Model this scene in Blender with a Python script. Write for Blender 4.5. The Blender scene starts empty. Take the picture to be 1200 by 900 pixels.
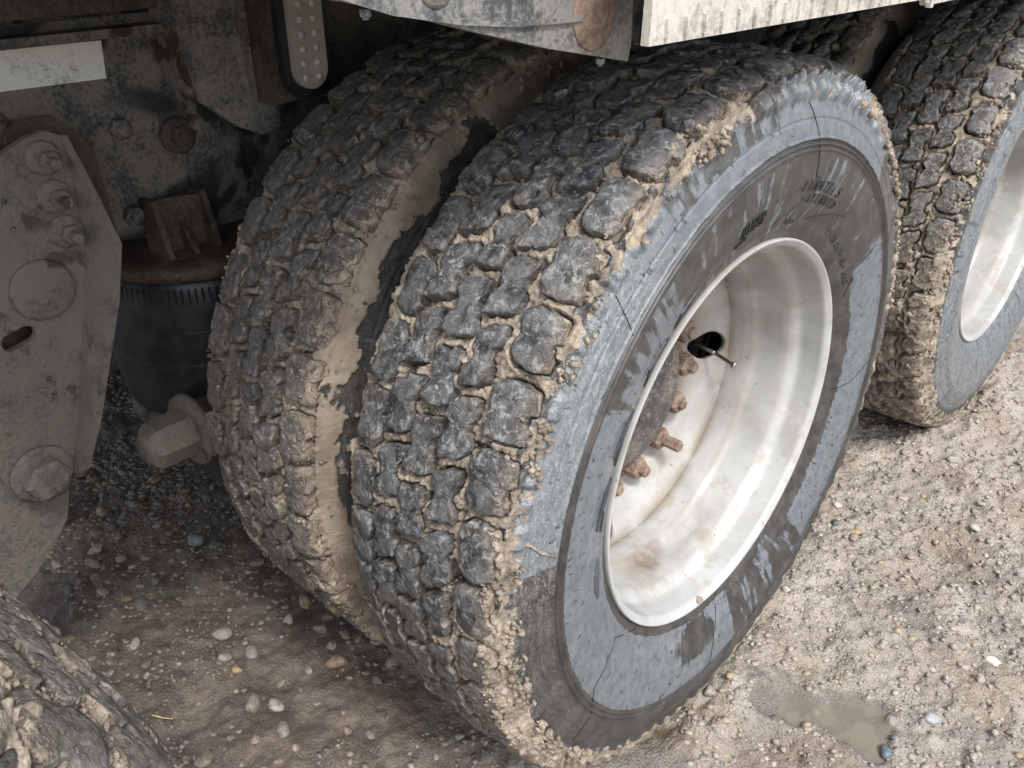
import bpy, bmesh, math, random
import numpy as np
from mathutils import Matrix, Vector
R_ = math.radians
sc = bpy.context.scene
COL = sc.collection
random.seed(7)
rng = np.random.default_rng(7)

# ------------------------------------------------------------------ camera
cam_d = bpy.data.cameras.new('camera'); cam = bpy.data.objects.new('camera', cam_d); COL.objects.link(cam)
sc.camera = cam
cam_d.sensor_width = 36; cam_d.lens = 1023.6/1200*36; cam_d.clip_start = .02; cam_d.clip_end = 3000
yaw, pitch, roll = -0.7528, 0.5134, -0.0052
f = Vector((math.sin(yaw)*math.cos(pitch), math.cos(yaw)*math.cos(pitch), -math.sin(pitch)))
r0 = Vector((math.cos(yaw), -math.sin(yaw), 0)); u0 = r0.cross(f)
rr = r0*math.cos(roll)+u0*math.sin(roll); uu = -r0*math.sin(roll)+u0*math.cos(roll)
cam.matrix_world = Matrix(((rr.x, uu.x, -f.x, .621), (rr.y, uu.y, -f.y, -.9915), (rr.z, uu.z, -f.z, 1.2145), (0, 0, 0, 1)))

# ------------------------------------------------------------------ sky, sun, exposure
SUN_EL, SUN_AZ = R_(54), R_(112)     # azimuth measured from +Y (rearward) towards +X (outboard)
world = bpy.data.worlds.new('World'); sc.world = world; world.use_nodes = True
wn = world.node_tree.nodes; wl = world.node_tree.links
bgn = wn['Background']
sky = wn.new('ShaderNodeTexSky'); sky.sky_type = 'NISHITA'; sky.sun_disc = False
sky.sun_elevation = SUN_EL; sky.sun_rotation = SUN_AZ; sky.air_density = 1.0; sky.dust_density = 3.0; sky.ozone_density = 1.0
hs = wn.new('ShaderNodeHueSaturation'); hs.inputs['Saturation'].default_value = .52
wl.new(sky.outputs[0], hs.inputs['Color']); wl.new(hs.outputs[0], bgn.inputs['Color'])
bgn.inputs['Strength'].default_value = .15
sun_d = bpy.data.lights.new('sun', 'SUN'); sun = bpy.data.objects.new('sun', sun_d); COL.objects.link(sun)
sun_d.energy = 1.5; sun_d.angle = R_(11); sun_d.color = (1, .97, .93)
sd_ = Vector((math.cos(SUN_EL)*math.sin(SUN_AZ), math.cos(SUN_EL)*math.cos(SUN_AZ), math.sin(SUN_EL)))
sun.rotation_euler = sd_.to_track_quat('Z', 'Y').to_euler()
sc.view_settings.view_transform = 'Standard'; sc.view_settings.look = 'None'
sc.view_settings.exposure = 0.75; sc.view_settings.gamma = 1
sc.cycles.max_bounces = 8; sc.cycles.diffuse_bounces = 4

# ------------------------------------------------------------------ noise
def _h(ix, iy, iz, s):
    n = (ix.astype(np.int64)*374761393 + iy.astype(np.int64)*668265263 + iz.astype(np.int64)*2147483647 + s*974711) & 0xffffffff
    n = ((n ^ (n >> 13))*1274126177) & 0xffffffff
    n = ((n ^ (n >> 16))*2246822519) & 0xffffffff
    return ((n ^ (n >> 15)) & 0xffffff)/float(0xffffff)
def vnoise(x, y, z=None, s=0):
    x = np.asarray(x, float); y = np.asarray(y, float)*np.ones_like(x)
    z = np.zeros_like(x) if z is None else np.asarray(z, float)*np.ones_like(x)
    fx, fy, fz = np.floor(x), np.floor(y), np.floor(z)
    tx, ty, tz = x-fx, y-fy, z-fz
    tx, ty, tz = [t*t*t*(t*(6*t-15)+10) for t in (tx, ty, tz)]
    o = 0
    for a in (0, 1):
        for b in (0, 1):
            if np.any(tz != 0):
                for c in (0, 1):
                    o = o+_h(fx+a, fy+b, fz+c, s)*(tx if a else 1-tx)*(ty if b else 1-ty)*(tz if c else 1-tz)
            else:
                o = o+_h(fx+a, fy+b, fz, s)*(tx if a else 1-tx)*(ty if b else 1-ty)
    return o
def fbm(x, y, z=None, s=0, o=4, g=.5):
    t = 0; a = 1; n = 0
    for i in range(o):
        t = t+a*vnoise(x, y, z, s+i*17); n += a
        x = np.asarray(x)*2.03+5.1; y = np.asarray(y)*2.03+1.7
        if z is not None: z = np.asarray(z)*2.03+3.3
        a *= g
    return t/n
def ss(a, b, x):
    t = np.clip((x-a)/(b-a), 0, 1); return t*t*(3-2*t)
def gs(x, w): return np.exp(-(x/w)**2)

# ------------------------------------------------------------------ materials
class NT:
    def __init__(s, name):
        s.m = bpy.data.materials.new(name); s.m.use_nodes = True
        s.t = s.m.node_tree; s.n = s.t.nodes; s.l = s.t.links
        s.b = s.n['Principled BSDF']; s.tc = s.n.new('ShaderNodeTexCoord')
        s.pos = s.n.new('ShaderNodeNewGeometry').outputs['Position']
    def put(s, sock, v):
        if isinstance(v, bpy.types.NodeSocket): s.l.new(v, sock)
        elif isinstance(v, (tuple, list)) and len(v) == 3 and sock.type == 'RGBA': sock.default_value = (*v, 1)
        else: sock.default_value = v
    def noise(s, vec, scale, detail=4, rough=.55, dist=0, color=False):
        n = s.n.new('ShaderNodeTexNoise'); s.put(n.inputs['Vector'], vec)
        n.inputs['Scale'].default_value = scale; n.inputs['Detail'].default_value = detail
        n.inputs['Roughness'].default_value = rough; n.inputs['Distortion'].default_value = dist
        return n.outputs['Color' if color else 'Fac']
    def vor(s, vec, scale, feat='F1', out='Distance', rnd=1):
        n = s.n.new('ShaderNodeTexVoronoi'); s.put(n.inputs['Vector'], vec); n.feature = feat
        n.inputs['Scale'].default_value = scale; n.inputs['Randomness'].default_value = rnd
        return n.outputs[out]
    def scalev(s, vec, sc_, loc=(0, 0, 0)):
        n = s.n.new('ShaderNodeMapping'); s.put(n.inputs['Vector'], vec); n.inputs['Scale'].default_value = sc_; n.inputs['Location'].default_value = loc
        return n.outputs[0]
    def math(s, op, a, b=0., c=None, clamp=False):
        n = s.n.new('ShaderNodeMath'); n.operation = op; n.use_clamp = clamp
        s.put(n.inputs[0], a); s.put(n.inputs[1], b)
        if c is not None: s.put(n.inputs[2], c)
        return n.outputs[0]
    def ramp(s, v, a, b, lo=0., hi=1.):
        n = s.n.new('ShaderNodeMapRange'); n.interpolation_type = 'SMOOTHSTEP'
        s.put(n.inputs[0], v); n.inputs[1].default_value = a; n.inputs[2].default_value = b
        n.inputs[3].default_value = lo; n.inputs[4].default_value = hi
        return n.outputs[0]
    def mix(s, f_, a, b):
        n = s.n.new('ShaderNodeMix'); n.data_type = 'RGBA'
        s.put(n.inputs[0], f_); s.put(n.inputs[6], a); s.put(n.inputs[7], b)
        return n.outputs[2]
    def mixf(s, f_, a, b):
        n = s.n.new('ShaderNodeMix'); n.data_type = 'FLOAT'
        s.put(n.inputs[0], f_); s.put(n.inputs[2], a); s.put(n.inputs[3], b)
        return n.outputs[0]
    def attr(s, name):
        n = s.n.new('ShaderNodeAttribute'); n.attribute_name = name; return n.outputs['Fac']
    def bump(s, h, strength, dist):
        n = s.n.new('ShaderNodeBump'); s.put(n.inputs['Height'], h)
        n.inputs['Strength'].default_value = strength; n.inputs['Distance'].default_value = dist
        return n.outputs[0]
    def out(s, col, rough, normal=None, metal=0., spec=None, coat=None):
        s.put(s.b.inputs['Base Color'], col); s.put(s.b.inputs['Roughness'], rough); s.put(s.b.inputs['Metallic'], metal)
        if normal is not None: s.l.new(normal, s.b.inputs['Normal'])
        if spec is not None: s.put(s.b.inputs['Specular IOR Level'], spec)
        if coat is not None: s.put(s.b.inputs['Coat Weight'], coat); s.b.inputs['Coat Roughness'].default_value = .25
        return s.m

MUD_L, MUD_M, MUD_D = (.51, .43, .335), (.27, .226, .178), (.095, .078, .060)
def mud_color(N, v):
    a = N.ramp(N.noise(v, 28, 5, .6), .36, .66)
    c = N.mix(a, MUD_M, MUD_L)
    d = N.ramp(N.noise(v, 90, 4, .65), .42, .72)
    c = N.mix(N.math('MULTIPLY', d, .5), c, MUD_D)
    g = N.ramp(N.noise(v, 450, 2, .6), .35, .7, .72, 1.15)
    n = N.n.new('ShaderNodeVectorMath'); n.operation = 'SCALE'; N.put(n.inputs[0], c); N.put(n.inputs['Scale'], g)
    return n.outputs[0]

def make_tyre_mat():
    N = NT('tyre_rubber_with_mud'); v = N.pos
    uvn = N.n.new('ShaderNodeUVMap'); uv = uvn.outputs[0]
    # clean and dusty rubber
    n1 = N.noise(v, 35, 5, .65); n2 = N.noise(v, 260, 4, .7)
    rub = N.mix(N.ramp(n1, .35, .7), (.034, .033, .033), (.078, .074, .070))
    rub = N.mix(N.math('MULTIPLY', N.ramp(n2, .5, .75), .35), rub, (.2, .195, .185))
    # water film / dust film patches, edges decided by fine noise
    st = N.noise(N.scalev(uv, (52, 10, 1)), 1, 3, .55, .4)
    fn = N.noise(v, 30, 5, .6)
    fsum = N.math('ADD', N.attr('film'), N.math('ADD', N.math('MULTIPLY', N.math('SUBTRACT', st, .5), .9), N.math('MULTIPLY', N.math('SUBTRACT', fn, .5), .5)))
    film = N.ramp(fsum, .45, .56)
    drop = N.ramp(N.noise(N.scalev(uv, (110, 60, 1)), 1, 1, .4), .68, .70)     # little dry holes in the film
    film = N.math('MULTIPLY', film, N.math('SUBTRACT', 1., drop))
    fc = N.mix(N.ramp(N.noise(v, 60, 5, .7), .3, .72), (.122, .142, .163), (.205, .232, .255))  # blue-grey film, some sky reflection put into the colour
    col = N.mix(N.math('MULTIPLY', film, .92), rub, fc)
    # chalky smears
    sm = N.noise(N.scalev(uv, (45, 150, 1)), 1, 8, .8, .5)
    smm = N.math('MULTIPLY', N.attr('smear'), N.ramp(sm, .47, .62))
    sp = N.math('MULTIPLY', N.attr('smear'), N.ramp(N.noise(v, 330, 3, .7), .52, .66))
    col = N.mix(N.math('MULTIPLY', smm, .42), col, (.38, .39, .375))
    col = N.mix(N.math('MULTIPLY', sp, .4), col, (.55, .54, .50))
    # mud
    c = N.attr('mud'); mn = N.noise(v, 75, 6, .7)
    ms = N.math('ADD', c, N.math('MULTIPLY', N.math('SUBTRACT', mn, .5), .55))
    mm = N.ramp(ms, .47, .55)
    mc = mud_color(N, v)
    mc = N.mix(N.math('MULTIPLY', N.attr('smooth'), .8), mc, N.mix(N.ramp(N.noise(v, 14, 3, .5), .35, .65), (.21, .168, .128), (.38, .315, .245)))
    col = N.mix(mm, col, mc)
    rough = N.mixf(mm, N.mixf(film, .34, .20), .85)
    rough = N.mixf(N.math('MULTIPLY', smm, .8), rough, .8)
    # thin moulding seams
    h = N.math('ADD', N.math('MULTIPLY', N.noise(v, 500, 4, .7), .35), N.math('MULTIPLY', mm, N.noise(v, 130, 6, .7)))
    h = N.math('ADD', h, N.math('MULTIPLY', film, .12))
    return N.out(col, rough, N.bump(h, .45, .0032), spec=.6)

def make_block_mat():
    N = NT('tread_rubber'); v = N.pos
    n1 = N.noise(v, 42, 7, .62, .3); n2 = N.noise(v, 120, 8, .72, .4); n3 = N.noise(v, 20, 2, .5)
    base = N.mix(N.ramp(n1, .36, .62), (.022, .025, .030), (.135, .143, .155))
    dust = N.math('MULTIPLY', N.ramp(n2, .50, .62), N.ramp(n3, .28, .62, .2, .9))
    col = N.mix(dust, base, (.38, .39, .385))
    rg = N.math('ABSOLUTE', N.math('SUBTRACT', N.noise(v, 75, 6, .7, 1.5), .5))
    crack = N.math('MULTIPLY', N.ramp(rg, 0., .018, 1., 0.), N.ramp(N.noise(v, 50, 2), .45, .6))
    col = N.mix(N.math('MULTIPLY', crack, .45), col, (.40, .39, .37))
    c = N.attr('mud'); mn = N.noise(v, 85, 6, .7)
    ms = N.math('ADD', c, N.math('MULTIPLY', N.math('SUBTRACT', mn, .5), .9))
    mm = N.ramp(ms, .5, .58)
    col = N.mix(N.math('MULTIPLY', N.ramp(c, .10, .50), .62), col, N.mix(N.ramp(n2, .35, .65), (.12, .10, .08), (.31, .27, .22)))
    col = N.mix(mm, col, mud_color(N, v))
    cre = N.ramp(N.math('ABSOLUTE', N.math('SUBTRACT', N.noise(v, 40, 2, .5, .8), .5)), 0., .02, -.22, 0.)
    h = N.math('ADD', N.math('ADD', cre, N.math('MULTIPLY', n2, .55)), N.math('ADD', N.math('MULTIPLY', n1, .35), N.math('MULTIPLY', mm, .8)))
    return N.out(col, N.mixf(mm, .52, .85), N.bump(h, .8, .0045), spec=.5)

def make_mud_mat():
    N = NT('mud'); v = N.pos
    h = N.noise(v, 120, 6, .7)
    return N.out(mud_color(N, v), .82, N.bump(h, .8, .004))

def make_ground_mat():
    N = NT('wet_sandy_mud'); v = N.pos
    cl = N.attr('clay')
    a = N.ramp(N.noise(v, 9, 6, .6), .35, .66)
    sand = N.mix(a, (.34, .295, .25), (.51, .46, .40))
    g = N.noise(v, 260, 4, .75)
    sand = N.mix(N.ramp(g, .48, .68), sand, (.56, .53, .48))
    sand = N.mix(N.math('MULTIPLY', N.ramp(N.noise(v, 150, 4, .7), .52, .7), .75), sand, (.17, .13, .095))
    sand = N.mix(N.math('MULTIPLY', N.ramp(N.noise(v, 4.5, 3, .6), .5, .62), .55), sand, (.30, .22, .15))
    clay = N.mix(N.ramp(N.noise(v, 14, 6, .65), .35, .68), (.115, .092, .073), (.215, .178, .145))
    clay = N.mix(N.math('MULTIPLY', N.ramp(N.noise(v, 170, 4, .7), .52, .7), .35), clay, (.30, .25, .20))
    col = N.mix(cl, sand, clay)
    wet = N.attr('wet')
    n = N.n.new('ShaderNodeVectorMath'); n.operation = 'SCALE'; N.put(n.inputs[0], col); N.put(n.inputs['Scale'], N.ramp(wet, 0, 1, 1., .6))
    vo = N.vor(v, 210)
    h = N.math('ADD', N.math('MULTIPLY', N.noise(v, 120, 8, .78), 1.2), N.math('MULTIPLY', N.ramp(vo, 0, .8, 1, 0), .5))
    h = N.math('MULTIPLY', h, N.mixf(cl, 1., .45))
    ro = N.mixf(wet, N.mixf(cl, N.mixf(N.ramp(N.noise(v, 7, 4, .6), .4, .62), .85, .42), .42), .2)
    return N.out(n.outputs[0], ro, N.bump(h, .8, .0055))

def make_stone_mat(attr=None, dark=False):
    N = NT('stone' if not attr else 'gravel'); v = N.tc.outputs['Object'] if not attr else N.pos
    if attr: r1 = N.attr('tint')
    else:
        oi = N.n.new('ShaderNodeObjectInfo'); r1 = oi.outputs['Random']
    cr = N.n.new('ShaderNodeValToRGB'); N.put(cr.inputs[0], r1); e = cr.color_ramp; e.interpolation = 'CONSTANT'
    cols = [(.36, .32, .27), (.30, .27, .235), (.25, .245, .235), (.43, .40, .35), (.33, .28, .225), (.20, .205, .21), (.40, .36, .31), (.48, .46, .42), (.28, .265, .245), (.42, .31, .19), (.15, .165, .175), (.34, .31, .28), (.36, .30, .235), (.30, .26, .21), (.41, .36, .29), (.35, .30, .25)]
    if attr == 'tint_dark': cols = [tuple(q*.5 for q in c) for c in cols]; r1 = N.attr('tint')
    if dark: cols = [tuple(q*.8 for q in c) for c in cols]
    while len(e.elements) < len(cols): e.elements.new(.5)
    for i, c in enumerate(cols): e.elements[i].position = i/len(cols); e.elements[i].color = (*c, 1)
    n1 = N.noise(N.pos, 90, 5, .65)
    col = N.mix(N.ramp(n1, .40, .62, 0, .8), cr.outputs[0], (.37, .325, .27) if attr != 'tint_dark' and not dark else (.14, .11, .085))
    col = N.mix(N.ramp(N.noise(N.pos, 240, 3, .7), .5, .7, 0, .4), col, (.55, .5, .43))
    return N.out(col, N.ramp(n1, .4, .6, .3, .75), N.bump(N.noise(N.pos, 230, 5, .7), .6, .002))

def make_steel(name, dark, dust, amt, rustc=None, rust=0., bs=1., rough=.6, clean=None):
    N = NT(name); v = N.pos
    a = N.noise(v, 18, 6, .65); b = N.noise(v, 150, 5, .72)
    s_ = N.math('ADD', N.math('MULTIPLY', a, .5), N.math('MULTIPLY', b, .5))
    col = N.mix(N.ramp(s_, .62-amt*.3, .72-amt*.22), dark, dust)
    col = N.mix(N.ramp(N.noise(v, 420, 3, .7), .58, .72, 0, .5), col, tuple(min(1, c*1.5) for c in dust))
    if clean: col = N.mix(N.ramp(N.noise(v, 4.5, 4, .55, .4), .52, .57), col, clean)
    if rustc: col = N.mix(N.ramp(N.noise(v, 12, 5, .6), .62-rust*.4, .68-rust*.3), col, N.mix(N.noise(v, 60, 4), rustc, tuple(c*.45 for c in rustc)))
    return N.out(col, N.mixf(N.ramp(s_, .4, .6), rough-.15, .9), N.bump(N.math('ADD', b, a), .55*bs, .003))

def make_rim_mat():
    N = NT('white_wheel_paint'); v = N.tc.outputs['Object']; w = N.pos
    a = N.noise(w, 7, 6, .62, .5)
    col = N.mix(N.ramp(a, .35, .68), (.52, .53, .525), (.37, .37, .36))
    col = N.mix(N.math('MULTIPLY', N.ramp(N.noise(w, 30, 6, .7), .52, .74), .5), col, (.42, .37, .29))
    col = N.mix(N.math('MULTIPLY', N.attr('stain_tone'), N.ramp(N.noise(w, 16, 5, .65), .3, .6, .25, .95)), col, (.24, .20, .155))
    scr = N.noise(N.scalev(w, (18, 210, 210)), 1, 3, .6)
    col = N.mix(N.math('MULTIPLY', N.ramp(scr, .66, .72), .35), col, (.36, .34, .31))
    gr = N.ramp(N.math('ADD', N.noise(w, 12, 4, .6), N.math('MULTIPLY', N.noise(w, 140, 4, .7), .35)), .70, .86)
    col = N.mix(N.math('MULTIPLY', gr, .6), col, (.35, .30, .235))
    sp = N.ramp(N.noise(w, 75, 3, .6), .70, .73)
    col = N.mix(N.math('MULTIPLY', sp, .8), col, (.20, .14, .09))
    return N.out(col, N.ramp(a, .3, .7, .32, .55), N.bump(N.noise(w, 60, 6, .6), .12, .003), spec=.5)

def simple(name, c, rough, nscale=60, var=.35, metal=0., bmp=.2):
    N = NT(name); n = N.noise(N.pos, nscale, 5, .65)
    col = N.mix(N.ramp(n, .3, .7), tuple(x*(1-var) for x in c), tuple(min(1, x*(1+var)) for x in c))
    return N.out(col, rough, N.bump(n, bmp, .003), metal=metal)

M_TYRE, M_BLOCK, M_MUD, M_GROUND = make_tyre_mat(), make_block_mat(), make_mud_mat(), make_ground_mat()
M_STONE, M_GRAVEL, M_GRAVEL_D, M_RIM = make_stone_mat(), make_stone_mat('tint'), make_stone_mat('tint_dark'), make_rim_mat()
M_FRAME = make_steel('dusty_blue_black_steel', (.032, .036, .043), (.20, .18, .155), .74, (.06, .042, .032), .06, clean=(.026, .028, .034))
M_HANGER = make_steel('mud_sprayed_grey_steel', (.085, .088, .092), (.20, .175, .148), .88, (.115, .085, .065), .10, bs=2.)
M_RUST = make_steel('rusty_steel', (.045, .032, .026), (.115, .088, .070), .6, bs=1.)
M_RUSTL = make_steel('light_rust_steel', (.15, .095, .07), (.31, .235, .185), .7, bs=1.)
M_PLATE = make_steel('sprayed_dark_plate', (.07, .075, .082), (.27, .265, .25), .75)
M_BELLOWS = simple('bellows_rubber', (.022, .024, .028), .42, 40, .5, bmp=.3)
M_HUB = make_steel('mottled_hub_cap', (.045, .045, .05), (.24, .20, .17), .6)
M_TREADPLATE = make_steel('sprayed_aluminium_plate', (.34, .33, .30), (.60, .57, .50), .72, bs=.6, rough=.5)
M_TAPE = make_steel('worn_reflective_tape', (.34, .31, .26), (.80, .80, .74), .95, bs=.3)
M_LENS = simple('lamp_lens_plastic', (.46, .41, .37), .3, 30, .15)
M_LED = simple('lamp_diode', (.62, .58, .54), .2, 30, .1)
M_CHROME = simple('valve_metal', (.5, .49, .47), .3, 80, .2, metal=.9)
M_DARK = simple('dark_underbody', (.04, .036, .033), .8, 20, .4)
M_LINE = simple('scored_rubber', (.018, .018, .018), .6, 40, .2)
M_LETTER = simple('raised_rubber_letter', (.05, .05, .052), .45, 200, .4)
M_HATCH = simple('hatched_rubber_letter', (.050, .055, .062), .4, 200, .35)
M_STRAW = simple('straw', (.62, .50, .26), .7, 200, .25)
M_STICKER = simple('sticker_paper', (.62, .66, .68), .5, 100, .1)
M_INK = simple('sticker_ink', (.08, .09, .11), .6, 100, .1)

# ------------------------------------------------------------------ mesh helpers
def tag(o, label=None, cat=None, group=None, kind=None):
    for k, v in (('label', label), ('category', cat), ('group', group), ('kind', kind)):
        if v: o[k] = v
    return o
def mk(name, verts, faces, mat, parent=None, smooth=True, attrs=None, loc=(0, 0, 0), uv=None):
    me = bpy.data.meshes.new(name)
    verts = np.asarray(verts, np.float32).reshape(-1, 3)
    if isinstance(faces, np.ndarray) and faces.ndim == 2:
        k = faces.shape[1]; nf = len(faces)
        me.vertices.add(len(verts)); me.vertices.foreach_set('co', verts.ravel())
        me.loops.add(nf*k); me.loops.foreach_set('vertex_index', faces.astype(np.int32).ravel())
        me.polygons.add(nf); me.polygons.foreach_set('loop_start', np.arange(0, nf*k, k, dtype=np.int32))
        me.update(calc_edges=True)
    else:
        me.from_pydata([tuple(map(float, v)) for v in verts], [], [tuple(int(i) for i in f_) for f_ in faces]); me.update()
    if smooth: me.polygons.foreach_set('use_smooth', np.ones(len(me.polygons), bool))
    if attrs:
        for k, v in attrs.items():
            a = me.attributes.new(k, 'FLOAT', 'POINT'); a.data.foreach_set('value', np.asarray(v, np.float32).ravel())
    if uv is not None:
        l = me.uv_layers.new(name='UVMap'); li = np.empty(len(me.loops), np.int32); me.loops.foreach_get('vertex_index', li)
        l.data.foreach_set('uv', np.asarray(uv, np.float32).reshape(-1, 2)[li].ravel())
    me.materials.append(mat)
    o = bpy.data.objects.new(name, me); COL.objects.link(o); o.location = loc
    if parent: o.parent = parent
    return o
def grid_faces(n, m, wrap_n=False, wrap_m=False, flip=False):
    i = np.arange(n if wrap_n else n-1); j = np.arange(m if wrap_m else m-1)
    I, J = np.meshgrid(i, j, indexing='ij'); I2 = (I+1) % n; J2 = (J+1) % m
    q = np.stack([I*m+J, I2*m+J, I2*m+J2, I*m+J2], -1).reshape(-1, 4)
    return q[:, ::-1] if flip else q
def bm_obj(name, bm, mat, parent=None, bevel=0, smooth=False, segs=1, loc=(0, 0, 0)):
    if bevel:
        bmesh.ops.bevel(bm, geom=[e for e in bm.edges if len(e.link_faces) == 2 and e.calc_face_angle(0) > .5], offset=bevel, segments=segs, affect='EDGES', clamp_overlap=True)
    bmesh.ops.recalc_face_normals(bm, faces=bm.faces)
    me = bpy.data.meshes.new(name); bm.to_mesh(me); bm.free(); me.materials.append(mat)
    if smooth: me.polygons.foreach_set('use_smooth', np.ones(len(me.polygons), bool))
    o = bpy.data.objects.new(name, me); COL.objects.link(o); o.location = loc
    if parent: o.parent = parent
    return o
def add_prism(bm, pts, axis, a, b):
    """polygon pts in the two other axes, extruded from a to b along axis"""
    def v(p, c):
        q = [p[0], p[1]]; q.insert(axis, c); return q
    A = [bm.verts.new(v(p, a)) for p in pts]; B = [bm.verts.new(v(p, b)) for p in pts]
    bm.faces.new(A); bm.faces.new(B[::-1])
    n = len(pts)
    for i in range(n): bm.faces.new((A[i], B[i], B[(i+1) % n], A[(i+1) % n]))
def plate(name, pts, axis, a, b, mat, parent, bevel=.002):
    bm = bmesh.new(); add_prism(bm, pts, axis, a, b)
    return bm_obj(name, bm, mat, parent, bevel)
def box(name, lo, hi, mat, parent, bevel=.003):
    return plate(name, [(lo[1], lo[2]), (hi[1], lo[2]), (hi[1], hi[2]), (lo[1], hi[2])], 0, lo[0], hi[0], mat, parent, bevel)
def frame_of(d):
    d = Vector(d).normalized(); a = Vector((0, 0, 1)) if abs(d.z) < .9 else Vector((1, 0, 0))
    x = d.cross(a).normalized(); return x, d.cross(x).normalized(), d
def lathe(name, prof, c, d, mat, parent, seg=32, smooth=True, hexn=None, attrs=None, cap=True):
    """prof: (along, radius) pairs round axis d through c"""
    X, Y, D = frame_of(d); n = hexn or seg; V = []
    for i in range(n):
        a = 2*math.pi*i/n; e = X*math.cos(a)+Y*math.sin(a)
        for (h, r) in prof: V.append(Vector(c)+D*h+e*r)
    F = [tuple(q) for q in grid_faces(n, len(prof), wrap_n=True, flip=True)]
    if cap:
        F.append(tuple(i*len(prof) for i in range(n))); F.append(tuple(i*len(prof)+len(prof)-1 for i in range(n))[::-1])
    bm = bmesh.new(); vs = [bm.verts.new(v) for v in V]
    for q in F:
        try: bm.faces.new([vs[i] for i in q])
        except ValueError: pass
    bmesh.ops.remove_doubles(bm, verts=bm.verts, dist=1e-5)
    o = bm_obj(name, bm, mat, parent, smooth=smooth and not hexn)
    if smooth and not hexn:
        for p in o.data.polygons:
            if len(p.vertices) > 5: p.use_smooth = False
    return o
def bolt(parent, c, d, r=.013, mat=None, washer=True, h=.014, stud=.012, name='bolt', a0=0):
    mat = mat or M_HANGER
    o = lathe(name, [(0, r), (h*.8, r), (h, r*.85), (h, r*.55), (h+stud*.9, r*.55), (h+stud, r*.4)], c, d, mat, parent, hexn=6)
    return o

# ------------------------------------------------------------------ the truck
truck = bpy.data.objects.new('truck', None); COL.objects.link(truck)
tag(truck, 'muddy heavy truck on wet gravel, seen close at its dual rear wheels', 'truck')
ZA = .522

# ---- tyre profile (groove floor), s = across, r = radius
PR = np.array([(0, .5025), (.03, .5023), (.06, .5012), (.09, .4985), (.103, .4958), (.113, .4925), (.1205, .4865), (.126, .478), (.1325, .458), (.1365, .44), (.1385, .42), (.138, .40), (.1345, .37), (.1265, .34), (.117, .32), (.1125, .306), (.106, .295), (.10, .289)])
def make_profile():
    P = np.concatenate([(PR*[-1, 1])[::-1][:-1], PR]); d = np.r_[0, np.cumsum(np.hypot(*np.diff(P, axis=0).T))]; d -= d[-1]/2
    t = np.linspace(d[0], d[-1], 3001); s = np.interp(t, d, P[:, 0]); r = np.interp(t, d, P[:, 1])
    k = 41; ker = np.hanning(k+2)[1:-1]; ker /= ker.sum()
    def sm(a):
        b = np.concatenate([2*a[0]-a[k//2:0:-1], a, 2*a[-1]-a[-2:-k//2-1:-1]]); return np.convolve(b, ker, 'valid')
    return t, sm(s), sm(r)
PT, PS, PRr = make_profile(); TMAX = PT[-1]
PN = np.stack([-np.gradient(PRr, PT), np.gradient(PS, PT)], -1); PN /= np.hypot(*PN.T)[:, None]   # outward (s, r)
def prof_at(t):
    return np.interp(t, PT, PS), np.interp(t, PT, PRr), np.interp(t, PT, PN[:, 0]), np.interp(t, PT, PN[:, 1])
def t_of_r(r):   # outboard half
    m = PT > .05; return np.interp(-r, -PRr[m], PT[m])
RB = .515; PITCH = 2*math.pi/42; PL = PITCH*RB      # 77 mm
def chaikin(p, n=1):
    p = np.array(p, float)
    for _ in range(1):
        q = np.roll(p, -1, 0); p = np.stack([p*.93+q*.07, p*.5+q*.5, p*.07+q*.93], 1).reshape(-1, 2)
    return p
CP = [(-1.05, -.96), (-.2, -.92), (.30, -1.04), (1.12, -.90), (1.10, -.42), (.66, -.16), (.70, .12), (1.12, .40), (1.08, .92), (.30, .96), (-.30, 1.04), (-1.12, .90), (-1.12, .42), (-.68, .16), (-.70, -.12), (-1.12, -.44)]
SPo = [(-1.08, -.66), (-.62, -1.0), (.2, -1.02), (1.05, -.90), (1.14, -.45), (.92, -.30), (.92, .02), (1.14, .16), (1.08, .92), (.3, 1.02), (-.5, .96), (-1.1, .60), (-1.0, .25), (-.80, .05)]
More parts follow.
